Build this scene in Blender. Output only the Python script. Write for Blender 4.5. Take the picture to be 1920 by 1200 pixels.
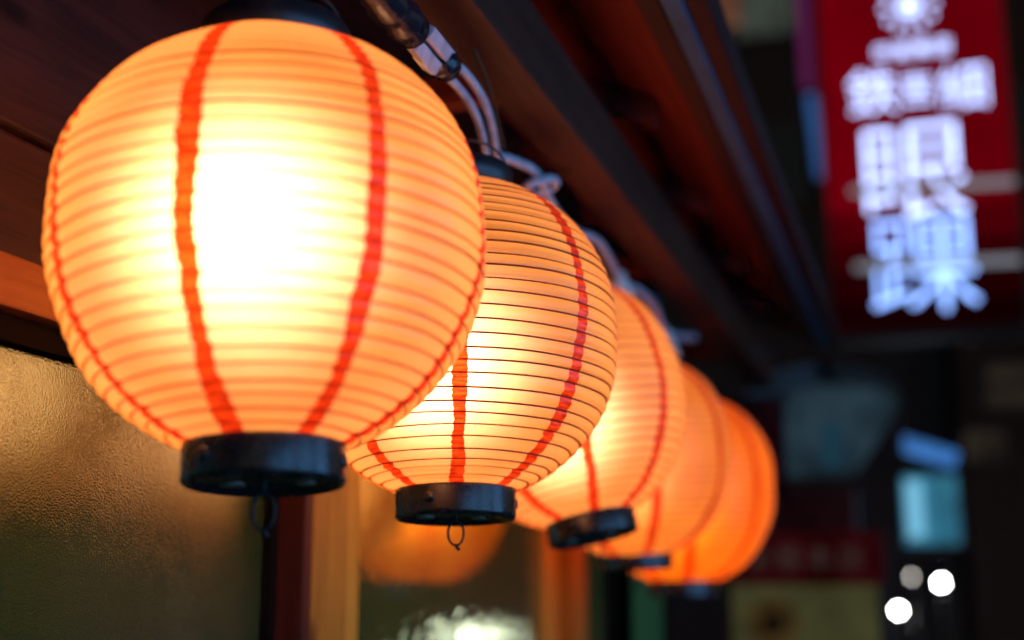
import bpy, bmesh, math, random
from mathutils import Vector, Matrix, Euler
R = math.radians
for o in list(bpy.data.objects): bpy.data.objects.remove(o)
scene = bpy.context.scene
C = scene.collection
CZ = 1.55                                   # eye height above the pavement

# ---------------------------------------------------------------- camera
cam = bpy.data.cameras.new('camera'); camo = bpy.data.objects.new('camera', cam); C.objects.link(camo)
camo.location = (0, 0, CZ); camo.rotation_euler = (R(90 + 11.85), 0, R(17.51))
cam.sensor_width = 36; cam.lens = 36 * 2450 / 1920
cam.clip_start = 0.02; cam.clip_end = 400
cam.dof.use_dof = True; cam.dof.focus_distance = 1.27; cam.dof.aperture_fstop = 1.7
cam.dof.aperture_blades = 8; cam.dof.aperture_rotation = R(10)
scene.camera = camo
# ---------------------------------------------------------------- night sky
w = bpy.data.worlds.new('World'); scene.world = w; w.use_nodes = True
nt = w.node_tree; bg = nt.nodes['Background']
sky = nt.nodes.new('ShaderNodeTexSky'); sky.sky_type = 'NISHITA'; sky.sun_disc = False
sky.sun_elevation = R(.6); sky.sun_rotation = R(120)
nt.links.new(sky.outputs[0], bg.inputs[0]); bg.inputs[1].default_value = 0.15
scene.view_settings.view_transform = 'Standard'; scene.view_settings.look = 'None'
scene.view_settings.exposure = 0.0; scene.view_settings.gamma = 1.0
scene.view_settings.use_curve_mapping = False
cy = scene.cycles
cy.use_denoising = True; cy.use_adaptive_sampling = True; cy.adaptive_threshold = .02; cy.adaptive_min_samples = 20
cy.max_bounces = 4; cy.diffuse_bounces = 3; cy.glossy_bounces = 3; cy.transmission_bounces = 4
cy.sample_clamp_indirect = 6.0; cy.caustics_reflective = False; cy.caustics_refractive = True

# ---------------------------------------------------------------- helpers
def tag(o, label=None, cat=None, group=None, kind=None):
    if label: o['label'] = label
    if cat: o['category'] = cat
    if group: o['group'] = group
    if kind: o['kind'] = kind
    return o

def empty(name, loc=(0, 0, 0), rot=(0, 0, 0)):
    o = bpy.data.objects.new(name, None); C.objects.link(o)
    o.location = loc; o.rotation_euler = rot; o.empty_display_size = .05
    return o

def put(name, me, mat=None, parent=None, smooth=False):
    if isinstance(me, bmesh.types.BMesh):
        bm = me; me = bpy.data.meshes.new(name); bm.to_mesh(me); bm.free()
    if mat and not me.materials: me.materials.append(mat)
    if smooth:
        for p in me.polygons: p.use_smooth = True
    o = bpy.data.objects.new(name, me); C.objects.link(o)
    if parent: o.parent = parent
    return o

def box(bm, x0, x1, y0, y1, z0, z1, bev=0.0):
    r = bmesh.ops.create_cube(bm, size=1.0)
    vs = r['verts']
    for v in vs:
        v.co = Vector(((x0 + x1) / 2 + v.co.x * (x1 - x0), (y0 + y1) / 2 + v.co.y * (y1 - y0), (z0 + z1) / 2 + v.co.z * (z1 - z0)))
    if bev > 0:
        es = list({e for v in vs for e in v.link_edges})
        bmesh.ops.bevel(bm, geom=es, offset=bev, segments=2, affect='EDGES', profile=.6)
    return bm

def bx(name, mat, parent, x0, x1, y0, y1, z0, z1, bev=0.003):
    return put(name, box(bmesh.new(), x0, x1, y0, y1, z0, z1, bev), mat, parent)

def lathe(bm, prof, n=48, closed=False):
    rings = []
    for (r, z) in prof:
        if r < 1e-6: rings.append([bm.verts.new((0, 0, z))])
        else: rings.append([bm.verts.new((r * math.cos(2 * math.pi * k / n), r * math.sin(2 * math.pi * k / n), z)) for k in range(n)])
    pairs = list(zip(rings, rings[1:])) + ([(rings[-1], rings[0])] if closed else [])
    for a, b in pairs:
        for k in range(n):
            k2 = (k + 1) % n
            if len(a) == 1 and len(b) == 1: continue
            if len(a) == 1: bm.faces.new((a[0], b[k2], b[k]))
            elif len(b) == 1: bm.faces.new((a[k], a[k2], b[0]))
            else: bm.faces.new((a[k], a[k2], b[k2], b[k]))
    bmesh.ops.recalc_face_normals(bm, faces=bm.faces[:])
    return bm

def smooth_path(pts, n=6):
    pts = [Vector(p) for p in pts]; out = []
    P = [pts[0]] + pts + [pts[-1]]
    for i in range(1, len(P) - 2):
        a, b, c, d = P[i - 1], P[i], P[i + 1], P[i + 2]
        for k in range(n):
            t = k / n
            out.append(.5 * ((2 * b) + (c - a) * t + (2 * a - 5 * b + 4 * c - d) * t * t + (3 * b - a - 3 * c + d) * t ** 3))
    out.append(pts[-1]); return out

def tube(bm, pts, r, n=10, closed=False):
    pts = [Vector(p) for p in pts]; m = len(pts); rings = []
    up = Vector((0.13, 0.27, 0.95)).normalized()
    for i, p in enumerate(pts):
        a = pts[(i - 1) % m] if (closed or i > 0) else p
        b = pts[(i + 1) % m] if (closed or i < m - 1) else p
        t = (b - a).normalized()
        s = t.cross(up)
        if s.length < 1e-4: s = t.cross(Vector((1, 0, 0)))
        s.normalize(); u = s.cross(t)
        rr = r[i] if isinstance(r, (list, tuple)) else r
        rings.append([bm.verts.new(p + s * (rr * math.cos(2 * math.pi * k / n)) + u * (rr * math.sin(2 * math.pi * k / n))) for k in range(n)])
    for i in range(m if closed else m - 1):
        a, b = rings[i], rings[(i + 1) % m]
        for k in range(n): bm.faces.new((a[k], a[(k + 1) % n], b[(k + 1) % n], b[k]))
    if not closed:
        bm.faces.new(rings[0][::-1]); bm.faces.new(rings[-1])
    bmesh.ops.recalc_face_normals(bm, faces=bm.faces[:])
    return bm

# ---------------------------------------------------------------- materials
def mat(name):
    m = bpy.data.materials.new(name); m.use_nodes = True
    t = m.node_tree; t.nodes.clear()
    o = t.nodes.new('ShaderNodeOutputMaterial')
    def N(kind, **kw):
        n = t.nodes.new('ShaderNode' + kind)
        for k, v in kw.items():
            if k.startswith('i_'): n.inputs[k[2:].replace('_', ' ')].default_value = v
            else: setattr(n, k, v)
        return n
    L = lambda a, b: t.links.new(a, b)
    return m, N, L, o

def rgba(c): return (c[0], c[1], c[2], 1)

def plain(name, col, rough=.5, spec=.5, metal=0, var=.25, scale=30, bump=.1):
    m, N, L, o = mat(name)
    p = N('BsdfPrincipled'); p.inputs['Roughness'].default_value = rough
    p.inputs['Metallic'].default_value = metal; p.inputs['Specular IOR Level'].default_value = spec
    tc = N('TexCoord'); nz = N('TexNoise'); nz.inputs['Scale'].default_value = scale; nz.inputs['Detail'].default_value = 6
    L(tc.outputs['Object'], nz.inputs['Vector'])
    cr = N('ValToRGB'); cr.color_ramp.elements[0].position = .3; cr.color_ramp.elements[1].position = .7
    cr.color_ramp.elements[0].color = rgba([c * (1 - var) for c in col]); cr.color_ramp.elements[1].color = rgba([min(1, c * (1 + var)) for c in col])
    L(nz.outputs['Fac'], cr.inputs[0]); L(cr.outputs[0], p.inputs['Base Color'])
    mr = N('MapRange'); mr.inputs[3].default_value = max(.02, rough - .12); mr.inputs[4].default_value = min(1, rough + .12)
    L(nz.outputs['Fac'], mr.inputs[0]); L(mr.outputs[0], p.inputs['Roughness'])
    if bump:
        b = N('Bump'); b.inputs['Strength'].default_value = bump; b.inputs['Distance'].default_value = .002
        L(nz.outputs['Fac'], b.inputs['Height']); L(b.outputs[0], p.inputs['Normal'])
    L(p.outputs[0], o.inputs[0]); return m

def wood(name, dark, light, axis='Y', rough=.6, knots=True, spec=.2):
    m, N, L, o = mat(name)
    p = N('BsdfPrincipled'); p.inputs['Roughness'].default_value = rough; p.inputs['Specular IOR Level'].default_value = spec
    tc = N('TexCoord'); oi = N('ObjectInfo')
    mp = N('Mapping'); s = {'Y': (38, 2.2, 38), 'X': (2.2, 38, 38), 'Z': (38, 38, 2.2)}[axis]
    mp.inputs['Scale'].default_value = s
    ad = N('VectorMath', operation='ADD'); sc = N('VectorMath', operation='SCALE'); sc.inputs['Scale'].default_value = 7.3
    cx = N('CombineXYZ')
    for k in range(3): L(oi.outputs['Random'], cx.inputs[k])
    L(cx.outputs[0], sc.inputs[0]); L(tc.outputs['Object'], ad.inputs[0]); L(sc.outputs[0], ad.inputs[1])
    L(ad.outputs[0], mp.inputs[0])
    # rings distorted by a slow noise
    slow = N('TexNoise'); slow.inputs['Scale'].default_value = 5; L(ad.outputs[0], slow.inputs['Vector'])
    n1 = N('TexNoise'); n1.inputs['Scale'].default_value = 1.6; n1.inputs['Detail'].default_value = 8; n1.inputs['Distortion'].default_value = .6
    L(mp.outputs[0], n1.inputs['Vector'])
    n2 = N('TexNoise'); n2.inputs['Scale'].default_value = 7; n2.inputs['Detail'].default_value = 4; L(mp.outputs[0], n2.inputs['Vector'])
    mx = N('Mix', data_type='FLOAT'); mx.inputs[0].default_value = .35; L(n1.outputs['Fac'], mx.inputs[2]); L(n2.outputs['Fac'], mx.inputs[3])
    m2 = N('Mix', data_type='FLOAT'); m2.inputs[0].default_value = .3; L(mx.outputs[0], m2.inputs[2]); L(slow.outputs['Fac'], m2.inputs[3])
    cr = N('ValToRGB'); e = cr.color_ramp.elements
    e[0].position = .36; e[0].color = rgba(dark); e[1].position = .62; e[1].color = rgba(light)
    L(m2.outputs[0], cr.inputs[0]); col = cr.outputs[0]
    if knots:
        mk = N('Mapping'); mk.inputs['Scale'].default_value = {'Y': (9, 4, 9), 'X': (4, 9, 9), 'Z': (9, 9, 4)}[axis]
        L(ad.outputs[0], mk.inputs[0]); v = N('TexVoronoi'); v.inputs['Scale'].default_value = 1.0; L(mk.outputs[0], v.inputs['Vector'])
        kr = N('ValToRGB'); kr.color_ramp.elements[0].position = .05; kr.color_ramp.elements[0].color = (.15, .1, .1, 1)
        kr.color_ramp.elements[1].position = .15; kr.color_ramp.elements[1].color = (1, 1, 1, 1)
        L(v.outputs['Distance'], kr.inputs[0])
        mm = N('Mix', data_type='RGBA', blend_type='MULTIPLY'); mm.inputs[0].default_value = .85
        L(col, mm.inputs[6]); L(kr.outputs[0], mm.inputs[7]); col = mm.outputs[2]
    L(col, p.inputs['Base Color'])
    b = N('Bump'); b.inputs['Strength'].default_value = .35; b.inputs['Distance'].default_value = .002
    L(mx.outputs[0], b.inputs['Height']); L(b.outputs[0], p.inputs['Normal'])
    L(p.outputs[0], o.inputs[0]); return m

def emit(name, col, s, var=0.0, scale=3.0):
    m, N, L, o = mat(name)
    e = N('Emission'); e.inputs[0].default_value = rgba(col); e.inputs[1].default_value = s
    if var:
        tc = N('TexCoord'); nz = N('TexNoise'); nz.inputs['Scale'].default_value = scale
        L(tc.outputs['Object'], nz.inputs['Vector'])
        mr = N('MapRange'); mr.inputs[1].default_value = .3; mr.inputs[2].default_value = .7
        mr.inputs[3].default_value = s * (1 - var); mr.inputs[4].default_value = s * (1 + var)
        L(nz.outputs['Fac'], mr.inputs[0]); L(mr.outputs[0], e.inputs[1])
    L(e.outputs[0], o.inputs[0]); return m

def paper(name, col, fwd, spots=True, sheen=.05, pale=.88, ink=False):
    """thin waxed washi: diffuse + translucent + a forward-scattering lobe, with stains and specks"""
    m, N, L, o = mat(name)
    tc = N('TexCoord')
    n1 = N('TexNoise'); n1.inputs['Scale'].default_value = 9; n1.inputs['Detail'].default_value = 5; L(tc.outputs['Object'], n1.inputs['Vector'])
    c1 = N('ValToRGB'); c1.color_ramp.elements[0].position = .32; c1.color_ramp.elements[1].position = .62
    c1.color_ramp.elements[0].color = rgba([col[0] * .88, col[1] * .70, col[2] * .55]); c1.color_ramp.elements[1].color = rgba(col)
    L(n1.outputs['Fac'], c1.inputs[0])
    # fine fibre mottling
    nf = N('TexNoise'); nf.inputs['Scale'].default_value = 260; nf.inputs['Detail'].default_value = 3; L(tc.outputs['Object'], nf.inputs['Vector'])
    cf = N('ValToRGB'); cf.color_ramp.elements[0].position = .3; cf.color_ramp.elements[1].position = .6
    cf.color_ramp.elements[0].color = (.93, .90, .87, 1); cf.color_ramp.elements[1].color = (1, 1, 1, 1)
    L(nf.outputs['Fac'], cf.inputs[0])
    mu = N('Mix', data_type='RGBA', blend_type='MULTIPLY'); mu.inputs[0].default_value = 1.0
    L(c1.outputs[0], mu.inputs[6]); L(cf.outputs[0], mu.inputs[7]); c = mu.outputs[2]
    if spots:
        v = N('TexVoronoi'); v.inputs['Scale'].default_value = 95; L(tc.outputs['Object'], v.inputs['Vector'])
        vr = N('ValToRGB'); vr.color_ramp.elements[0].position = .05; vr.color_ramp.elements[0].color = (.35, .2, .1, 1)
        vr.color_ramp.elements[1].position = .10; vr.color_ramp.elements[1].color = (1, 1, 1, 1)
        L(v.outputs['Distance'], vr.inputs[0])
        rnd = N('SeparateColor'); L(v.outputs['Color'], rnd.inputs[0])
        gt = N('Math', operation='GREATER_THAN'); gt.inputs[1].default_value = .55; L(rnd.outputs[0], gt.inputs[0])
        m2 = N('Mix', data_type='RGBA', blend_type='MULTIPLY'); L(gt.outputs[0], m2.inputs[0])
        L(c, m2.inputs[6]); L(vr.outputs[0], m2.inputs[7]); c = m2.outputs[2]
    at_ = N('Attribute'); at_.attribute_name = 'groove'
    ng = N('TexNoise'); ng.inputs['Scale'].default_value = 55; ng.inputs['Detail'].default_value = 4; L(tc.outputs['Object'], ng.inputs['Vector'])
    ga = N('Math', operation='MULTIPLY'); L(at_.outputs['Fac'], ga.inputs[0]); L(ng.outputs['Fac'], ga.inputs[1])
    gx = N('MapRange'); gx.inputs[1].default_value = .12; gx.inputs[2].default_value = .55; gx.inputs[4].default_value = .75; L(ga.outputs[0], gx.inputs[0])
    gq = N('Mix', data_type='RGBA', blend_type='MULTIPLY'); L(gx.outputs[0], gq.inputs[0]); gq.inputs[7].default_value = (.97, .62, .34, 1)
    L(c, gq.inputs[6]); c = gq.outputs[2]
    if ink:
        mi = N('Mapping'); mi.inputs['Scale'].default_value = (60, 60, 420); L(tc.outputs['Object'], mi.inputs[0])
        ni = N('TexNoise'); ni.inputs['Scale'].default_value = 1; ni.inputs['Detail'].default_value = 4; L(mi.outputs[0], ni.inputs['Vector'])
        ri = N('ValToRGB'); ri.color_ramp.elements[0].position = .35; ri.color_ramp.elements[0].color = (.50, .35, .4, 1)
        ri.color_ramp.elements[1].position = .68; ri.color_ramp.elements[1].color = (1.15, 1.6, 1.5, 1); L(ni.outputs['Fac'], ri.inputs[0])
        mq = N('Mix', data_type='RGBA', blend_type='MULTIPLY'); mq.inputs[0].default_value = 1; L(c, mq.inputs[6]); L(ri.outputs[0], mq.inputs[7]); c = mq.outputs[2]
    bp = N('Bump'); bp.inputs['Strength'].default_value = .25; bp.inputs['Distance'].default_value = .001
    L(nf.outputs['Fac'], bp.inputs['Height'])
    tr = N('BsdfTranslucent'); L(c, tr.inputs[0])
    # light crossing the sheet at a slant travels through more dyed fibre and comes out deeper orange
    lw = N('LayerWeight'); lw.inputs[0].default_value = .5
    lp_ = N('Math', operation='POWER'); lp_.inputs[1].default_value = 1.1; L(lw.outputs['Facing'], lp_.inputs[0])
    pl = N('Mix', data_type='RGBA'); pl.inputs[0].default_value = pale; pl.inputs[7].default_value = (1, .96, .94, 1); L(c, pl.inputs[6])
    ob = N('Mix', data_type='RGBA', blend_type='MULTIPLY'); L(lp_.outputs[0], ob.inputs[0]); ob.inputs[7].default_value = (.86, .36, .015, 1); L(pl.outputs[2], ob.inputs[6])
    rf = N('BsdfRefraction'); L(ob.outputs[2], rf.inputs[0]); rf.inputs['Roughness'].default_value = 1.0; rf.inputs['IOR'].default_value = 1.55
    df = N('BsdfDiffuse'); L(c, df.inputs[0])
    a = N('MixShader'); a.inputs[0].default_value = fwd; L(tr.outputs[0], a.inputs[1]); L(rf.outputs[0], a.inputs[2])
    b = N('MixShader'); b.inputs[0].default_value = .20; L(a.outputs[0], b.inputs[1]); L(df.outputs[0], b.inputs[2])
    g = N('BsdfGlossy'); g.inputs['Roughness'].default_value = .32; L(bp.outputs[0], g.inputs['Normal'])
    fr = N('Fresnel'); fr.inputs[0].default_value = 1.42
    gm = N('Math', operation='MULTIPLY'); gm.inputs[1].default_value = sheen / .05; L(fr.outputs[0], gm.inputs[0])
    f = N('MixShader'); L(gm.outputs[0], f.inputs[0]); L(b.outputs[0], f.inputs[1]); L(g.outputs[0], f.inputs[2])
    L(f.outputs[0], o.inputs[0]); return m

def obscure_glass(name, fine, wave, rough, ior=1.85, k=1.0):
    """rippled, hammered privacy glass with a dim olive film behind it"""
    m, N, L, o = mat(name)
    p = N('BsdfPrincipled'); p.inputs['Roughness'].default_value = rough; p.inputs['IOR'].default_value = ior
    p.inputs['Specular IOR Level'].default_value = 1.0; p.inputs['Specular Tint'].default_value = (.82, 1.0, .62, 1)
    tc = N('TexCoord')
    big = N('TexNoise'); big.inputs['Scale'].default_value = 2.3; L(tc.outputs['Object'], big.inputs['Vector'])
    cr = N('ValToRGB'); cr.color_ramp.elements[0].position = .35; cr.color_ramp.elements[1].position = .7
    cr.color_ramp.elements[0].color = (.034 * k, .050 * k * .95, .009 * k * 1.3, 1); cr.color_ramp.elements[1].color = (.062 * k, .060 * k, .018 * k * 1.4, 1)
    L(big.outputs['Fac'], cr.inputs[0]); L(cr.outputs[0], p.inputs['Base Color'])
    n1 = N('TexNoise'); n1.inputs['Scale'].default_value = 430; n1.inputs['Detail'].default_value = 2; L(tc.outputs['Object'], n1.inputs['Vector'])
    mp = N('Mapping'); mp.inputs['Scale'].default_value = (1, 1, .7); L(tc.outputs['Object'], mp.inputs[0])
    n2 = N('TexNoise'); n2.inputs['Scale'].default_value = 85; n2.inputs['Detail'].default_value = 1; n2.inputs['Distortion'].default_value = .3; L(mp.outputs[0], n2.inputs['Vector'])
    pn = N('TexNoise'); pn.inputs['Scale'].default_value = 11; pn.inputs['Detail'].default_value = 4; pn.inputs['Distortion'].default_value = 1.2; L(tc.outputs['Object'], pn.inputs['Vector'])
    b1 = N('Bump'); b1.inputs['Strength'].default_value = 1; b1.inputs['Distance'].default_value = fine
    b2 = N('Bump'); b2.inputs['Strength'].default_value = 1; b2.inputs['Distance'].default_value = wave
    L(n1.outputs['Fac'], b1.inputs['Height']); L(n2.outputs['Fac'], b2.inputs['Height'])
    pr = N('MapRange'); pr.inputs[1].default_value = .35; pr.inputs[2].default_value = .65; pr.inputs[3].default_value = .65; L(pn.outputs['Fac'], pr.inputs[0]); L(pr.outputs[0], b1.inputs['Strength'])
    L(b2.outputs[0], b1.inputs['Normal']); L(b1.outputs[0], p.inputs['Normal'])
    L(p.outputs[0], o.inputs[0]); return m

M = {}
M['plank'] = wood('dark_plank_wood', (.012, .005, .0045), (.045, .016, .015))
M['rail'] = wood('head_rail_wood', (.19, .060, .012), (.27, .095, .022), knots=False)
M['beam'] = wood('beam_wood', (.032, .009, .006), (.085, .024, .015))
M['post'] = wood('post_wood', (.28, .12, .012), (.46, .22, .022), axis='Z')
M['stile'] = wood('stile_wood', (.40, .22, .02), (.55, .32, .04), axis='Z', knots=False)
M['soffit'] = wood('soffit_wood', (.10, .014, .016), (.22, .030, .032), axis='Y')
M['rafter'] = wood('rafter_wood', (.09, .016, .018), (.20, .035, .035), axis='X')
M['fascia'] = wood('fascia_wood', (.020, .004, .006), (.042, .008, .011))
M['gasket'] = plain('window_gasket', (.008, .005, .004), .9, spec=.03)
M['metal'] = plain('drip_metal', (.038, .095, .18), .6, spec=.2, metal=.0, scale=14)
M['roof'] = plain('roof_tile', (.03, .03, .035), .6, scale=12)
M['glass'] = obscure_glass('hammered_glass', .00046, .00014, .03, 1.62)
M['glass2'] = obscure_glass('rippled_glass', .00003, .00042, .03, 2.1, 1.8)
M['paper'] = paper('lantern_paper', (.97, .49, .022), .68)
M['paper_far'] = paper('lantern_paper_orange', (.96, .46, .07), .45, pale=.3)
M['stripe'] = paper('lantern_stripe', (.80, .075, .014), .45, spots=False, sheen=.04, pale=.0, ink=True)
M['black'] = plain('black_lacquer', (.013, .013, .015), .26, scale=75, bump=.08, var=.3)
M['dark'] = plain('dark_plastic', (.012, .011, .014), .38, scale=60)
M['cord'] = plain('black_cord', (.012, .014, .010), .6, scale=200)
M['hole'] = plain('pale_light_spot', (.30, .28, .24), .35, metal=.4)
M['tape'] = plain('black_tape', (.010, .012, .022), .18, scale=90, bump=.5)
M['white_cable'] = plain('white_cable', (.42, .41, .50), .8, spec=.1, scale=40)
M['label'] = plain('connector_label', (.75, .72, .66), .5, scale=60)
M['steel'] = plain('steel_wire', (.25, .25, .27), .35, metal=.8)
def rib_mat(name, lo_, hi_):
    m, N, L, o = mat(name)
    d = N('BsdfPrincipled'); d.inputs['Base Color'].default_value = (.035, .012, .006, 1); d.inputs['Roughness'].default_value = .5
    tc = N('TexCoord'); nz = N('TexNoise'); nz.inputs['Scale'].default_value = 40; L(tc.outputs['Object'], nz.inputs['Vector'])
    t = N('BsdfTranslucent'); t.inputs[0].default_value = (.75, .20, .05, 1)
    mr = N('MapRange'); mr.inputs[3].default_value = lo_; mr.inputs[4].default_value = hi_; L(nz.outputs['Fac'], mr.inputs[0])
    s = N('MixShader'); L(mr.outputs[0], s.inputs[0]); L(d.outputs[0], s.inputs[1]); L(t.outputs[0], s.inputs[2])
    L(s.outputs[0], o.inputs[0]); return m
M['rib'] = rib_mat('rib_wire', .05, .75)
M['rib_soft'] = rib_mat('rib_glow_bleed', .55, 1.0)  # blurred glow over the ribs put into a translucent orange mix

# ---------------------------------------------------------------- ground
asph = plain('asphalt', (.045, .045, .05), .55, scale=120, bump=.5)
bm = bmesh.new(); bmesh.ops.create_grid(bm, x_segments=1, y_segments=1, size=120)
g = put('ground', bm, asph); tag(g, 'dark street paving at night', 'ground', kind='structure')

# ---------------------------------------------------------------- the wooden shopfront
WX = -.775
shop = empty('wooden_shopfront', (0, 0, 0))
tag(shop, 'dark wooden shopfront with textured glass windows and deep eave above the lanterns', 'building')
Y0, Y1 = -1.2, 4.0
z = lambda v: CZ + v
# boards above the windows
bx('wall_plank', M['plank'], shop, WX - .04, WX, Y0, Y1, z(.297), z(.412), .004)
bx('wall_plank', M['plank'], shop, WX - .04, WX + .004, Y0, Y1, z(.417), z(.760), .004)
bx('wall_plank', M['plank'], shop, WX - .04, WX + .004, Y0, Y1, z(.765), z(.965), .004)
bx('wall_backing', M['gasket'], shop, WX - .10, WX - .045, Y0, Y1, 0.0, z(.96), 0)
bx('head_rail', M['rail'], shop, WX - .04, WX + .014, Y0, Y1, z(.248), z(.2955), .003)
bx('gasket_strip', M['gasket'], shop, WX - .04, WX - .003, Y0, Y1, z(.222), z(.2475), .002)
# windows: glass panes in sashes between the posts
def window(y0, y1, s0, s1, rail=True, gl='glass2'):
    wdw = empty('window'); wdw.parent = shop
    bx('pane', M[gl], wdw, WX - .024, WX - .018, y0, y1, z(-.95), z(.221), 0)
    if s0: bx('stile', M['stile'], wdw, WX - .04, WX - .004, y0 - s0, y0 - .001, z(-1.0), z(.2215), .003)
    if s1: bx('stile', M['stile'] if rail else M['gasket'], wdw, WX - .04, WX - .004, y1 + .001, y1 + s1, z(-1.0), z(.2215), .003)
    bx('bottom_rail', M['stile'], wdw, WX - .04, WX - .004, y0, y1, z(-1.03), z(-.951), .003)
    return wdw
window(-.55, 1.480, 0, .016, rail=False, gl='glass')
window(1.745, 2.690, .120, .110)
window(2.935, 3.30, .02, .04, rail=False)
for (a, b) in ((1.520, 1.624), (2.802, 2.914)):
    bx('post', M['post'], shop, WX - .04, WX + .033, a, b, 0, z(.2475), .004)
bx('post_face_strip', wood('dark_red_wood', (.035, .007, .004), (.075, .015, .008), axis='Z', knots=False), shop, WX - .04, WX + .0315, 1.497, 1.5195, 0, z(.2475), .003)  # dark-red strip added to cover the post's near face
bx('wainscot', M['plank'], shop, WX - .044, WX - .008, Y0, Y1, .06, z(-1.031), .003)
bx('door_jamb', M['gasket'], shop, WX - .04, WX, 3.342, Y1, 0, z(.2215), .003)
# eave: sloping soffit, rafters, beam, fascia, metal drip edge
SL = .41
sz = lambda x: z(.76 + SL * (-.30 - x))
def sloped(name, m, x0, x1, y0, y1, lo, hi):
    b = box(bmesh.new(), x0, x1, y0, y1, 0, 1, 0)
    for v in b.verts: v.co.z = sz(v.co.x) + (hi if v.co.z > .5 else lo)
    return put(name, b, m, shop)
xs = [-.90, -.775, -.655, -.545, -.435, -.325]
for k in range(5):
    sloped('soffit_board', M['soffit'], xs[k] + .0015, xs[k + 1] - .0015, Y0, Y1 + .02, .0 + .0012 * (k % 2), .018)
sloped('roof', M['roof'], -.95, -.245, Y0 - .05, Y1 + .06, .030, .075)
for k in range(8):
    y = -.07 + .52 * k
    sloped('rafter', M['rafter'], WX + .006, -.386, y - .021, y + .021, -.045, -.0012)
bx('eave_beam', M['beam'], shop, -.500, -.430, Y0, Y1 + .04, z(.620), z(.722), .005)
bx('fascia_board', M['fascia'], shop, -.318, -.287, Y0, Y1 + .05, z(.742), z(.792), .004)
bx('drip_edge', M['metal'], shop, -.2855, -.259, Y0, Y1 + .05, z(.739), z(.770), .003)
bx('fascia_trim', M['fascia'], shop, -.2575, -.228, Y0, Y1 + .05, z(.743), z(.800), .005)
# struts between beam and wall carry the row
for y in (.42, 1.62, 2.66, 3.7):
    bx('beam_bracket', M['rafter'], shop, WX + .005, -.501, y - .018, y + .018, z(.665), z(.705), .003)

bx('upper_wall', M['roof'], shop, -2.6, -.97, Y0, 4.95, z(1.06), z(4.2), .01)
bx('side_wall', M['roof'], shop, -2.6, WX - .101, Y0, Y1 - .02, 0, z(1.02), .01)

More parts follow.
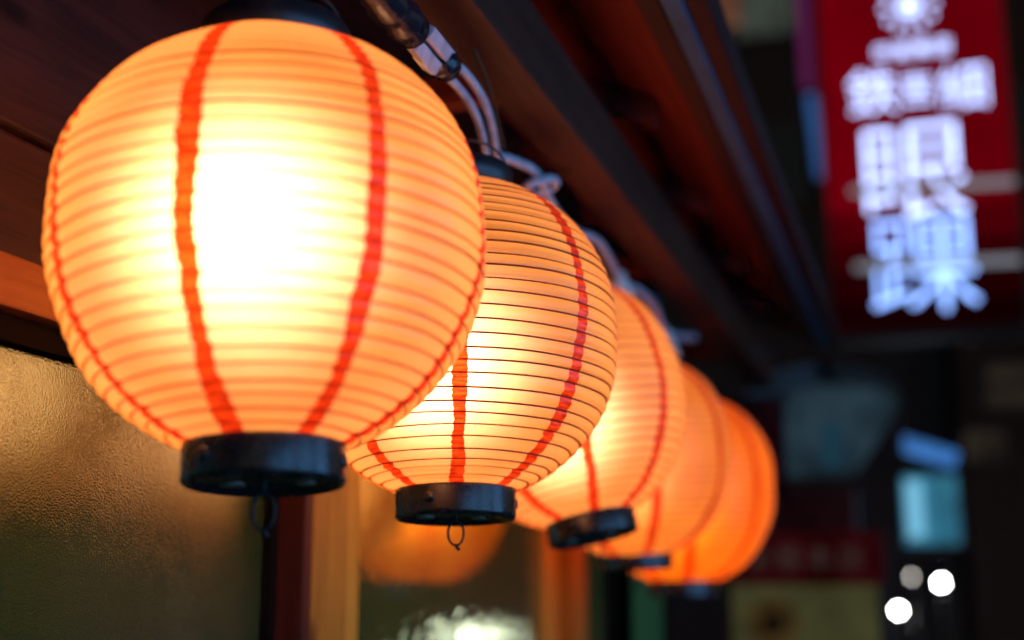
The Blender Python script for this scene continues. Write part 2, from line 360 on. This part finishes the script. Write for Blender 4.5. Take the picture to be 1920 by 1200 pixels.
# ---------------------------------------------------------------- lanterns
NB = 31
def lantern(loc, Rr, rot, az, power, col, label, seed, pm, top_lean=0, ring_h=.035, ring_mat=None, bz=-.03, drop=0, ls=1.0, zlow=1.05, zup=1.0):
    rnd = random.Random(seed)
    root = empty('paper_lantern', (loc[0], loc[1], z(loc[2])), rot)
    tag(root, label, 'lantern', 'paper lanterns hung in a row under the eave')
    s = Rr / .1787
    n = 2.06; n_up = 2.28; rr_end = .064 * s
    t_end = (1 - (rr_end / Rr) ** n) ** (1 / n)
    def prof(u):                         # u -1..1 along the meridian, roughly even arc length
        a = u * 1.19
        ze = math.sin(a) / math.sin(1.19) * t_end
        m = n_up if u > 0 else n
        ze = math.sin(a) / math.sin(1.19) * (1 - (rr_end / Rr) ** m) ** (1 / m)
        return Rr * (1 - abs(ze) ** m) ** (1 / m), ze * Rr * (zup if u > 0 else zlow)
    SUB = 5; rows = NB * SUB
    band = [(-1 + 2 * k / NB) + (rnd.uniform(-.007, .007) if 0 < k < NB else 0) for k in range(NB + 1)]
    NP = 10; cols = 8 * (NP + 2)
    wob = [[rnd.uniform(-.0012, .0012) for _ in range(NB + 2)] for _ in range(8)]
    swd = [rnd.uniform(.86, 1.12) for _ in range(8)]
    grid = []
    for i in range(rows + 1):
        k = min(i // SUB, NB - 1); t = (i - k * SUB) / SUB
        u = band[k] * (1 - t) + band[k + 1] * t
        r, zz = prof(u)
        bulge = .0023 * s * (math.sin(math.pi * t) ** .75 if 0 < t < 1 else 0)
        a = u * 1.19; nr, nz_ = math.cos(a), math.sin(a)
        ring = []
        for q in range(8):
            c0 = az + q * math.pi / 4
            lat = (wob[q][k] * (1 - t) + wob[q][k + 1] * t) * s
            hw = .0072 * s * swd[q] * (1 + .13 * math.sin(u * 5.3 + q * 2.1 + seed) + .07 * math.sin(u * 13 + q))
            e0 = c0 + (lat - hw + rnd.uniform(-.0011, .0011) * s) / r
            e1 = c0 + (lat + hw + rnd.uniform(-.0007, .0007) * s) / r
            ring.append((e0, 0)); ring.append(((e0 + e1) / 2, 0)); ring.append((e1, 0))
            ring.append(None)
        flat = []
        for q in range(8):
            e0, em, e1 = ring[q * 4][0], ring[q * 4 + 1][0], ring[q * 4 + 2][0]
            nx = ring[((q + 1) % 8) * 4][0] + (2 * math.pi if q == 7 else 0)
            flat += [e0, em]
            flat += [e1 + (nx - e1) * j / NP for j in range(NP)]
        rowp = []
        for th in flat:
            lump = .0013 * s * (math.sin(3 * th + seed + zz * 20) + .6 * math.sin(7 * th + zz * 55 + seed * 2))
            rad = r + bulge * nr + lump
            rowp.append((rad * math.cos(th), rad * math.sin(th), zz + bulge * nz_))
        grid.append(rowp)
    per = NP + 2
    # paper with gaps where the red stripes run
    def mesh_from(cells, name):
        idx = {}; vs = []; fs = []
        def vid(i, j):
            key = (i, j % cols)
            if key not in idx: idx[key] = len(vs); vs.append(grid[i][j % cols])
            return idx[key]
        for (i, j) in cells: fs.append((vid(i, j), vid(i, j + 1), vid(i + 1, j + 1), vid(i + 1, j)))
        me = bpy.data.meshes.new(name); me.from_pydata(vs, [], fs); me.update()
        gr = me.attributes.new('groove', 'FLOAT', 'POINT')
        for (i, j), k in idx.items(): gr.data[k].value = max((1.0, .30, .0, .0, .10)[i % SUB], .75 if j % (NP + 2) in (2, 0) else 0)
        return me
    shade = put('paper_shade', mesh_from([(i, j) for i in range(rows) for j in range(cols) if j % per >= 2], 'paper_shade'), pm, root, True)
    for q in range(8):
        put('stripe', mesh_from([(i, q * per + j) for i in range(rows) for j in (0, 1)], 'stripe'), M['stripe'], shade, True)
    # bamboo / wire ribs lying in each groove
    for k in range(1, NB):
        r, zz = prof(band[k]); b = bmesh.new()
        tx, ty = rnd.uniform(-.0011, .0011), rnd.uniform(-.0011, .0011)
        pts = []
        for j in range(72):
            th = 2 * math.pi * j / 72
            lump = .0013 * s * (math.sin(3 * th + seed + zz * 20) + .6 * math.sin(7 * th + zz * 55 + seed * 2))
            pts.append(((r + lump + .0003) * math.cos(th), (r + lump + .0003) * math.sin(th), zz + tx * math.cos(th) + ty * math.sin(th)))
        put('rib', tube(b, pts, (.00105 if seed == 2 else .0009) * s, 5, True), M['rib' if seed == 2 else 'rib_soft'], shade, True)
    # end rings
    zt = prof(1)[1]; zb = prof(-1)[1]; ro = .0655 * s; h = ring_h * s
    rm = ring_mat or M['black']
    b = lathe(bmesh.new(), [(0, -h + .006), (ro * .90, -h + .006), (ro * .93, -h + .0005), (ro * .965, -h), (ro * .995, -h + .002), (ro, -h + .005), (ro, -.004), (ro * .99, -.001), (ro * .96, .0005), (ro * .90, .0003), (ro * .88, -.004), (0, -.005)], 64)
    br = put('bottom_ring', b, rm, root, True); br.location.z = zb + .003
    for k, (a, d, q) in enumerate(((.6, .62, .011), (2.4, .6, .0085), (4.2, .58, .0105))):  # pale discs paint the light showing through vent holes
        v = lathe(bmesh.new(), [(q * s, .0), (q * s, -.0012), (q * .8 * s, -.0018), (0, -.0014)], 20)
        vo = put('vent_light_spot', v, M['hole'], br, True); vo.location = (ro * d * math.cos(a + az), ro * d * math.sin(a + az), -h + .0058)
    for a0 in (-.45, 1.62, 3.4):
        a = az + a0
        v = lathe(bmesh.new(), [(.0062 * s, -.0015), (.0061 * s, .0006), (.0045 * s, .0018), (0, .0023)], 16)
        vo = put('rivet', v, rm, br, True)
        vo.rotation_euler = (0, math.pi / 2, a); vo.location = (ro * math.cos(a), ro * math.sin(a), -h * .5)
    b = lathe(bmesh.new(), [(ro * .90, 0), (ro, 0), (ro, h * .9), (ro * .97, h), (ro * .90, h)], 64, True)
    tr = put('top_ring', b, M['dark'], root, True); tr.location.z = zt - .003
    v = lathe(bmesh.new(), [(0, h * .30), (ro * .93, h * .30), (ro * .93, h * .36), (0, h * .36)], 48)
    put('top_light_stop', v, M['dark'], tr, False)  # disc added inside the ring to stop bulb light escaping upward
    bx('crossbar', M['dark'], tr, -ro * .91, ro * .91, -.008, .008, h * .55, h * .72, .001)
    # lamp holder rising from the crossbar, bail wire
    v = lathe(bmesh.new(), [(0, -.05), (.014, -.05), (.017, -.045), (.017, .012), (.021, .014), (.021, .030), (.012, .044), (0, .046)], 24)
    ho = put('lamp_holder', v, M['dark'], root, True); ho.location.z = zt + h * .7
    pts = [(ro * .95 * math.cos(t), 0, zt + h * .6 + .050 * math.sin(t)) for t in [math.pi * k / 16 for k in range(17)]]
    put('bail_wire', tube(bmesh.new(), pts, .0016, 8), M['steel'], root, True)
    # tie loop under the ring
    lp = []
    for k in range(22):
        t = -math.pi / 2 + .12 + (2 * math.pi - .24) * k / 21
        lp.append((.0085 * s * math.cos(t + math.pi), .002, -.021 * s + -.0130 * s * math.sin(t) * -1))
    ca, sa = math.cos(az * 0 + rnd.uniform(-.2, .2)), 0
    b = tube(bmesh.new(), lp, .00135 * s, 7)
    tube(b, [(0, .002, -.033 * s), (.001, .001, -.036 * s), (.004 * s, .002, -.039 * s)], .0019 * s, 6)
    tube(b, [(0, .002, -.009 * s), (0, .001, .004 + drop)], .002 * s, 6)
    lo = put('tie_loop', b, M['cord'], root, True); lo.location.z = zb - h + .010 - drop
    lo.rotation_euler = (0, 0, R(17) - rot[2]); lo.scale = (ls, ls, ls)
    # bulb
    li = bpy.data.lights.new('bulb', 'POINT'); li.energy = power; li.color = col; li.shadow_soft_size = .058 * s
    lob = bpy.data.objects.new('bulb', li); C.objects.link(lob); lob.parent = root; lob.location = (-.016 * s, -.026 * s, bz)
    return root

def toward(loc): return math.atan2(-loc[1], -loc[0])
WARM = (1.0, .51, .245); DEEP = (1.0, .34, .025)
L = [(-0.517, 0.959, 0.291), (-0.493, 1.354, 0.278), (-0.507, 1.859, 0.280), (-0.499, 2.285, 0.244), (-0.497, 2.763, 0.220)]
lantern(L[0], .1800, (R(-3.5), R(-2.5), 0), toward(L[0]) - R(20), 3.9, WARM, 'largest round paper lantern, white-hot at its middle and softly out of focus', 1, M['paper'], bz=.01, drop=.004, ls=1.1, zup=.965, zlow=1.03)
lantern(L[1], .1787, (R(-3), R(-1.5), 0), toward(L[1]) + R(1), 3.0, WARM, 'sharply focused paper lantern with crisp dark ribs, second of the row', 2, M['paper'], zlow=1.0)
lantern(L[2], .1787, (R(-2), R(-13), 0), toward(L[2]) + R(5), 3.2, WARM, 'middle lantern of the five, hanging askew with a tilted black ring', 3, M['paper'])
lantern(L[3], .176, (R(4), R(-1), 0), toward(L[3]) + R(14), 2.4, WARM, 'fourth lantern of the row with a thin level ring catching green light', 4, M['paper_far'], ring_h=.031)
lantern(L[4], .195, (0, 0, 0), toward(L[4]) + R(6), 3.6, DEEP, 'last lantern of the row, most blurred and deepest orange', 5, M['paper_far'])

# hanging wires from the beam to each lantern
# ---------------------------------------------------------------- taped cable run under the beam
def T(x, y, zz): return (x, y, z(zz))
cab = empty('power_cable', T(-.48, 1.2, .56))
tag(cab, 'white twin power cable with black taped joint slung beneath the wooden beam', 'cable')
def rel(pts): return [Vector(p) - Vector(T(-.48, 1.2, .56)) for p in pts]
p1 = smooth_path([T(-.492, .30, .600), T(-.486, .70, .585), T(-.482, 1.02, .566), T(-.481, 1.10, .562), T(-.482, 1.165, .561), T(-.481, 1.245, .560), T(-.477, 1.30, .561), T(-.480, 1.37, .557), T(-.492, 1.44, .548), T(-.505, 1.50, .530)])
p2 = [Vector((p.x + .012, p.y, p.z + .012)) for p in p1]
put('cable_strand', tube(bmesh.new(), rel(p1), .0050, 10), M['white_cable'], cab, True)
put('cable_strand', tube(bmesh.new(), rel(p2), .0050, 10), M['white_cable'], cab, True)
tp = smooth_path([T(-.478, .96, .575), T(-.477, 1.03, .572), T(-.4765, 1.09, .569), T(-.476, 1.135, .568), T(-.476, 1.168, .567)], 5)
rr = [.0205 + .0013 * math.sin(k * 1.3) + .0008 * (k % 2) for k in range(len(tp))]; rr[-1] = .019; rr[0] = .016
put('tape_wrap', tube(bmesh.new(), rel(tp), rr, 16), M['tape'], cab, True)
b = box(bmesh.new(), -.0085, .0085, -.034, .034, -.0075, .0075, .0025)
cn = put('connector', b, M['white_cable'], cab); cn.location = rel([T(-.4795, 1.208, .5585)])[0]; cn.rotation_euler = (0, R(35), R(2))
b = box(bmesh.new(), -.007, .007, -.017, .017, -.0005, .0005, 0)
lb = put('connector_label', b, M['label'], cn); lb.location = (0, .012, -.0083)
b = box(bmesh.new(), -.0085, .0085, -.034, .034, -.0075, .0075, .0025)
cn = put('connector', b, M['white_cable'], cab); cn.location = rel([T(-.4665, 1.212, .5725)])[0]; cn.rotation_euler = (0, R(35), R(2))
tp = [T(-.4745, 1.240, .566), T(-.4738, 1.252, .566), T(-.473, 1.264, .566)]
put('tape_band', tube(bmesh.new(), rel(tp), [.0175, .0185, .017], 14), M['tape'], cab, True)
wp = smooth_path([T(-.455, 1.30, .600), T(-.462, 1.37, .588), T(-.478, 1.46, .571), T(-.492, 1.53, .553), T(-.499, 1.55, .535)])
put('thin_wire', tube(bmesh.new(), rel(wp), .0022, 8), M['cord'], cab, True)

cb2 = empty('looped_cable', T(-.49, 1.7, .56))
tag(cb2, 'white cable coiled in a loop beside the black top cap of the sharp lantern', 'cable')
def rel2(pts): return [Vector(p) - Vector(T(-.49, 1.7, .56)) for p in pts]
lp = [T(-.484 + .016 * math.cos(t), 1.665 + .055 * math.sin(t), .552 + .018 * math.sin(t + .6)) for t in [2 * math.pi * k / 24 for k in range(24)]]
put('cable_loop', tube(bmesh.new(), rel2(lp), .0062, 9, True), M['white_cable'], cb2, True)
pp = smooth_path([T(-.496, 1.50, .545), T(-.488, 1.56, .556), T(-.481, 1.63, .562), T(-.490, 1.72, .556), T(-.496, 1.80, .552), T(-.496, 1.90, .553), T(-.487, 1.97, .560), T(-.490, 2.05, .566), T(-.498, 2.16, .560), T(-.502, 2.27, .545)])
put('cable_strand', tube(bmesh.new(), rel2(pp), .0062, 9), M['white_cable'], cb2, True)
for (x, y, zz) in ((-.505, 2.235, .535), (-.505, 2.66, .515)):
    k = put('strain_relief', lathe(bmesh.new(), [(0, .034), (.012, .032), (.018, .012), (.030, -.018), (.031, -.028), (0, -.03)], 20), M['label'], cb2, True)
    k.location = rel2([T(x, y, zz)])[0]
pp = smooth_path([T(-.500, 2.27, .550), T(-.496, 2.38, .562), T(-.497, 2.52, .560), T(-.505, 2.66, .540), T(-.500, 2.80, .555), T(-.498, 3.0, .59)])
put('cable_strand', tube(bmesh.new(), rel2(pp), .0075, 9), M['white_cable'], cb2, True)

# ---------------------------------------------------------------- green banner beside the door
gm_ = plain('green_cloth', (.16, .42, .12), .8, scale=50)
bn = empty('green_banner', T(-.735, 3.36, -.9)); tag(bn, 'tall narrow green cloth banner hanging on the wall past the posts', 'banner')
b = bmesh.new(); cols_ = 14; rows_ = 10; vs = []
for i in range(rows_ + 1):
    vs.append([b.verts.new((.012 * math.sin(j * .9) * (1 - .5 * i / rows_), .40 * j / cols_ - .01, 1.08 * i / rows_)) for j in range(cols_ + 1)])
for i in range(rows_):
    for j in range(cols_): b.faces.new((vs[i][j], vs[i][j + 1], vs[i + 1][j + 1], vs[i + 1][j]))
bmesh.ops.solidify(b, geom=b.faces[:], thickness=.002)
put('cloth', b, gm_, bn, True)
put('rod', tube(bmesh.new(), [(0, -.04, 1.085), (0, .43, 1.085)], .007, 10), M['dark'], bn, True)

# ---------------------------------------------------------------- far street
bld = plain('night_render', (.024, .024, .040), .8, scale=4)
bld2 = plain('night_brick', (.030, .020, .028), .8, scale=6)
frame_m = plain('window_frame', (.05, .05, .055), .5)
def building(name, label, x0, x1, y0, y1, h, m, wins, face='S'):
    r = empty(name, ((x0 + x1) / 2, y0, 0)); tag(r, label, 'building')
    ox, oy = (x0 + x1) / 2, y0
    bx('wall', m, r, x0 - ox, x1 - ox, 0, y1 - oy, 0, h, .02)
    bx('parapet', m, r, x0 - ox - .08, x1 - ox + .08, -.08, y1 - oy + .08, h + .002, h + .25, .02)
    for (wx, wz, ww, wh, wm) in wins:
        f = bx('window', frame_m, r, wx - ox - ww / 2 - .05, wx - ox + ww / 2 + .05, -.05, -.002, wz - wh / 2 - .05, wz + wh / 2 + .05, .01)
        bx('pane', wm, f, wx - ox - ww / 2, wx - ox + ww / 2, -.058, -.051, wz - wh / 2, wz + wh / 2, 0)
    return r
dimglass = plain('unlit_window', (.012, .014, .02), .15)
w_or = emit('window_glow_orange', (1, .38, .22), .12, .4, 3)
w_gr = emit('window_glow_grey', (.7, .85, .7), .05, .4, 3)
w_br = emit('window_glow_brown', (1, .75, .55), .022, .5, 5)
building('apartment_block', 'dark apartment block closing the far end of the street', -3.6, .27, 14.0, 20, 13, bld,
         [(-1.99, z(6.65), .62, .7, w_or), (-1.40, z(6.55), .62, .8, w_gr), (-2.7, z(6.6), .6, .8, dimglass), (-2.0, z(4.6), .7, .9, dimglass), (-1.2, z(4.6), .7, .9, dimglass), (-1.38, z(.80), .32, .36, w_br)])
building('brick_block', 'unlit brick building behind the red vertical sign', (.36), 5.5, 13.6, 20, 11, bld2,
         [(.95, z(2.12), .62, .14, w_br), (.93, z(1.88), .62, .16, w_br), (.56, z(1.42), .34, .26, w_br), (1.2, z(4.6), .7, .9, dimglass), (2.4, z(4.6), .7, .9, dimglass)])

# red vertical lightbox sign with white lettering
red = emit('red_sign_face', (.50, .0, .012), .25, .25, 1.2)
sred = emit('red_sign_lower', (.50, .0, .015), .022, .5, 1.5)
dred = plain('red_acrylic', (.11, .008, .012), .3)
white = emit('sign_letter_white', (.42, .54, 1.0), 3.6)
blue = emit('sign_letter_blue', (.25, .43, 1.0), 3.3)
KS = 1.0
sg = empty('vertical_sign', (.06 * KS, 8.0 * KS, CZ * (1 - KS))); sg.scale = (KS, KS, KS); tag(sg, 'tall red lightbox sign with glowing blue-white characters high over the street', 'sign')
def sgx(x): return x - .06
bx('cabinet', plain('sign_cabinet', (.03, .03, .035), .5), sg, sgx(-.50), sgx(.645), .03, .30, z(1.50), z(4.9), .01)
bx('face_panel', red, sg, sgx(-.475), sgx(.62), .012, .029, z(2.30), z(4.85), .004)
for (za, zb_, e_) in ((2.10, 2.296, .13), (1.93, 2.098, .065), (1.74, 1.928, .03), (1.55, 1.738, .014)):
    bx('face_panel', emit('red_sign_lower', (.50, .0, .015), e_, .4, 1.5), sg, sgx(-.475), sgx(.62), .012, .029, z(za), z(zb_), .0)
for xx in (-.30, .30): put('hanger_rod', tube(bmesh.new(), [(xx, .17, z(4.9)), (xx, .17, z(5.4))], .02, 8), frame_m, sg, True)
put('bracket_arm', tube(bmesh.new(), [(.45, .17, z(5.4)), (-1.75, .17, z(5.4))], .035, 8), frame_m, sg, True)
def glyph(name, body, size, x, zz, m, parent, y=-.002, off=-.008, sxx=1.0):
    cu = bpy.data.curves.new('glyph', 'FONT'); cu.body = body; cu.size = size; cu.extrude = .006; cu.offset = off * size
    cu.align_x = 'CENTER'; cu.align_y = 'CENTER'; cu.resolution_u = 3
    to = bpy.data.objects.new('glyph_tmp', cu); C.objects.link(to)
    dg = bpy.context.evaluated_depsgraph_get(); me = bpy.data.meshes.new_from_object(to.evaluated_get(dg)); me.materials.clear()
    bpy.data.objects.remove(to)
    xs_ = [v.co.x for v in me.vertices]; ys_ = [v.co.y for v in me.vertices]
    cx_, cy_ = (min(xs_) + max(xs_)) / 2, (min(ys_) + max(ys_)) / 2
    for v in me.vertices: v.co.x = (v.co.x - cx_) * sxx; v.co.y -= cy_
    o = put(name, me, m, parent); o.location = (x, y, zz); o.rotation_euler = (math.pi / 2, 0, 0)
    return o
# emblem: disc with rays
b = bmesh.new()
def blob(cx_, cz_, r, n=16):
    c = [b.verts.new((cx_ + r * math.cos(2 * math.pi * k / n), -.006, cz_ + r * math.sin(2 * math.pi * k / n))) for k in range(n)]
    b.faces.new(c)
blob(0, 0, .062, 24)
for k in range(12):
    a = 2 * math.pi * k / 12
    d = Vector((math.cos(a), 0, math.sin(a))); s_ = Vector((-d.z, 0, d.x))
    q = [d * .115 - s_ * .006, d * .16 - s_ * .014, d * .172, d * .16 + s_ * .014, d * .115 + s_ * .006]
    b.faces.new([b.verts.new((v.x, -.006, v.z)) for v in q])
bmesh.ops.solidify(b, geom=b.faces[:], thickness=.008)
eo = put('emblem', b, white, sg); eo.location = (sgx(.083), 0, z(3.60))
for k, ch in enumerate('中吉商店'):
    glyph('small_character', ch, .105, sgx(-.095 + .118 * k), z(3.315), white, sg, off=0.0)
glyph('character', '鉄', .31, sgx(-.165), z(3.065), white, sg)
glyph('character', '吉', .22, sgx(.092), z(3.055), white, sg)
glyph('character', '細', .30, sgx(.366), z(3.038), white, sg)
glyph('large_character', '眼', .68, sgx(.055), z(2.525), white, sg, off=-.011)
glyph('large_character', '踝', .66, sgx(.070), z(1.935), blue, sg, off=-.011)
bar = emit('tube_light_pale', (.75, .85, 1.0), .27)
for zz in (2.405, 1.925):
    put('glow_tube', tube(bmesh.new(), [(sgx(-.33), -.02, z(zz + .02)), (sgx(.615), -.02, z(zz - .005))], .024, 10), bar, sg, True)

bl = empty('blade_sign', (-.60, 9.0, 0)); tag(bl, 'thin vertical neon blade sign, purple above and blue below', 'sign')
bx('spine', frame_m, bl, -.09, .09, .0, .14, z(2.7), z(4.9), .01)
put('purple_tube', tube(bmesh.new(), [(-.03, -.03, z(3.52)), (-.045, -.03, z(4.85))], .036, 10), emit('neon_purple', (.45, .05, .30), .22), bl, True)
put('blue_tube', tube(bmesh.new(), [(.035, -.03, z(2.85)), (-.01, -.03, z(3.46))], .036, 10), emit('neon_blue', (.08, .24, .70), .36), bl, True)
put('bracket', tube(bmesh.new(), [(-.05, .07, z(3.6)), (-.05, 4.99, z(3.6))], .03, 8), frame_m, bl, True)

# teal lightbox with sloping blue header
lb_ = empty('teal_lightbox', (.02, 9.0, 0)); tag(lb_, 'small glowing teal lightbox with a slanted blue header', 'lightbox')
bx('box', frame_m, lb_, -.20, .20, .0, .22, z(.27), z(.79), .01)
bx('teal_panel', emit('teal_glow', (.06, .32, .50), .55, .4, 3.5), lb_, -.168, .168, -.008, -.001, z(.315), z(.755), 0)
put('glow_tube', tube(bmesh.new(), [(-.10, -.025, z(.36)), (-.10, -.025, z(.72))], .050, 10), emit('teal_side_glow', (.24, .66, .95), .8), lb_, True)  # tube added in front so its blur brightens one side of the panel
hd = bx('blue_header', emit('blue_glow', (.08, .30, .85), .6, .4, 6), lb_, -.18, .18, -.010, .10, -.05, .05, .01)
hd.location = (.01, 0, z(.92)); hd.rotation_euler = (0, R(20), 0)
put('leg', tube(bmesh.new(), [(-.12, .1, 0), (-.12, .1, z(.27))], .02, 8), frame_m, lb_, True)
put('leg', tube(bmesh.new(), [(.12, .1, 0), (.12, .1, z(.27))], .02, 8), frame_m, lb_, True)

# arched awning with pale side sheet
aw = empty('arched_awning', (-.42, 6.2, 0)); tag(aw, 'pale arched awning over an end sheet given a dim blue glow, beyond the eave', 'awning')
cloth = plain('awning_cloth', (.45, .55, .62), .8, scale=20)
b = bmesh.new(); vv = []
for k in range(17):
    a = math.pi * (.06 + .88 * k / 16)
    vv.append([b.verts.new((-.34 * math.cos(a), yy, z(.86) + .16 * math.sin(a))) for yy in (-.25, .35)])
for k in range(16): b.faces.new((vv[k][0], vv[k + 1][0], vv[k + 1][1], vv[k][1]))
bmesh.ops.solidify(b, geom=b.faces[:], thickness=.012)
put('canopy', b, cloth, aw, True)
b = bmesh.new(); vv = [b.verts.new((-.33, .30, z(.56)))]
for k in range(17):
    a = math.pi * (.06 + .88 * k / 16); vv.append(b.verts.new((-.33 * math.cos(a), .30, z(.86) + .145 * math.sin(a))))
vv.append(b.verts.new((.10, .30, z(.56)))); b.faces.new(vv); bmesh.ops.solidify(b, geom=b.faces[:], thickness=.01)
put('end_sheet', b, emit('sheet_painted_glow', (.10, .20, .28), .15, .6, 4), aw)  # emission stands in for blue light falling on the sheet
put('lamp_tube', tube(bmesh.new(), [(.0, .26, z(.60)), (.0, .26, z(.80))], .055, 8), emit('dim_blue_tube', (.06, .22, .36), .16), aw, True)
for sx in (-.31, .31):
    put('post', tube(bmesh.new(), [(sx, .3, 0 if sx < 0 else z(.55)), (sx, .3, z(.88))], .018, 8), frame_m, aw, True)
bx('counter_front', dred, aw, -.34, .10, .32, .40, 0, z(.50), .01)

# food stall with red header and olive menu board, faint glow put into both
st = empty('food_stall', (-.49, 5.5, 0)); tag(st, 'dim stall with a dark red header board and olive menu panel', 'stall')
bx('header_board', emit('red_header', (.10, .006, .010), .22, .5, 4), st, -.31, .31, .0, .05, z(.04), z(.245), .008)
bx('menu_panel', emit('olive_panel', (.12, .115, .045), .36, .35, 4), st, -.30, .28, .0, .05, z(-.62), z(.036), .006)
bx('stall_body', bld, st, -.32, .32, .055, .40, 0, z(.25), .01)
em = emit('menu_mark', (.10, .055, .016), .35, .6, 9)
b = lathe(bmesh.new(), [(.0, 0), (.05, 0), (.05, .006), (0, .006)], 24); o_ = put('round_mark', b, emit('menu_centre', (.03, .015, .006), .3), st); o_.location = (-.135, -.004, z(-.115)); o_.rotation_euler = (R(90), 0, 0)
b = lathe(bmesh.new(), [(.055, 0), (.10, 0), (.10, .006), (.055, .006)], 32, True); o_ = put('round_mark', b, em, st); o_.location = (-.135, -.002, z(-.115)); o_.rotation_euler = (R(90), 0, 0)
pale = emit('header_letters', (.30, .22, .20), .12)
for k, ch in enumerate('茶屋本店'):
    glyph('header_character', ch, .105, -.19 + .125 * k, z(.145), pale, st, y=-.004, off=0)

# dull red cloth at the end of the eave
nr = empty('red_pennant', T(-.62, 4.25, .30)); tag(nr, 'dark red cloth pennant hanging at the far end of the eave', 'pennant')
b = bmesh.new(); vs = []
for i in range(9):
    vs.append([b.verts.new((.36 * j / 10 - .16, .018 * math.sin(j * 1.1 + i * .2), .32 * i / 8)) for j in range(11)])
for i in range(8):
    for j in range(10): b.faces.new((vs[i][j], vs[i][j + 1], vs[i + 1][j + 1], vs[i + 1][j]))
bmesh.ops.solidify(b, geom=b.faces[:], thickness=.003)
put('cloth', b, plain('red_cloth', (.16, .012, .016), .85, scale=40), nr, True)
put('rod', tube(bmesh.new(), [(-.2, 0, .325), (.23, 0, .325)], .008, 8), M['dark'], nr, True)

# globe lamps far down the street
def globe(x, y, zz, r, s, col, label):
    t = empty('globe_lamp', (x, y, 0)); tag(t, label, 'lamp', 'small white lamps far down the street')
    b = bmesh.new(); bmesh.ops.create_uvsphere(b, u_segments=16, v_segments=10, radius=r)
    gl = put('globe', b, emit('lamp_white', col, s), t, True); gl.location = (0, 0, z(zz))
    put('post', tube(bmesh.new(), [(0, 0, 0), (0, 0, z(zz) - r)], .018, 8), frame_m, t, True)
    put('collar', lathe(bmesh.new(), [(.02, 0), (r * .7, 0), (r * .6, r * .35), (.02, r * .35)], 14, True), frame_m, t, True).location = (0, 0, z(zz) - r * 1.12)
globe(.071, 12.0, .094, .024, 90, (1, 1, 1), 'upper bright white globe lamp on a slim post')
globe(-.294, 12.0, -.139, .024, 90, (1, 1, .98), 'lower bright white globe lamp on a slim post')
globe(-.158, 12.0, .144, .022, 9, (1, .93, .85), 'dim grey globe lamp between the two bright ones')

# street lamp whose glare sparkles in the rippled glass
sl = empty('street_lantern', (1.17, 7.94, 0)); tag(sl, 'white street lamp mirrored as sparkles in the rippled glass', 'lamp')
b = bmesh.new(); bmesh.ops.create_uvsphere(b, u_segments=20, v_segments=12, radius=.060)
put('globe', b, emit('street_lamp_white', (1, 1, .92), 26), sl, True).location = (0, 0, z(-.25))
put('post', tube(bmesh.new(), [(0, 0, 0), (0, 0, z(-.345))], .02, 10), frame_m, sl, True)

# shop across the street: its lit windows catch on the lacquered rings and the beam
op = empty('shop_across_street', (2.2, 0, 0)); tag(op, 'shop across the street with tall teal lit windows', 'building')
bx('wall', bld, op, .06, 3.0, -3.5, 3.2, 0, 5.2, .02)
teal = emit('shop_window_teal', (.16, .46, .95), 3.6, .35, 2.5)
for (y0, y1) in ((-2.6, -1.5), (-1.2, -.1), (.2, 1.3), (1.6, 2.7)):
    f = bx('window', frame_m, op, .0, .058, y0 - .06, y1 + .06, .80, 2.75, .01)
    ym = (y0 + y1) / 2
    for (a, c) in ((y0, ym - .02), (ym + .02, y1)):
        for (q0, q1) in ((.86, 1.78), (1.82, 2.69)):
            bx('pane', teal, f, -.006, -.001, a, c, q0, q1, 0)
bx('sign_board', dred, op, -.04, .058, -2.8, 2.8, 2.95, 3.5, .01)
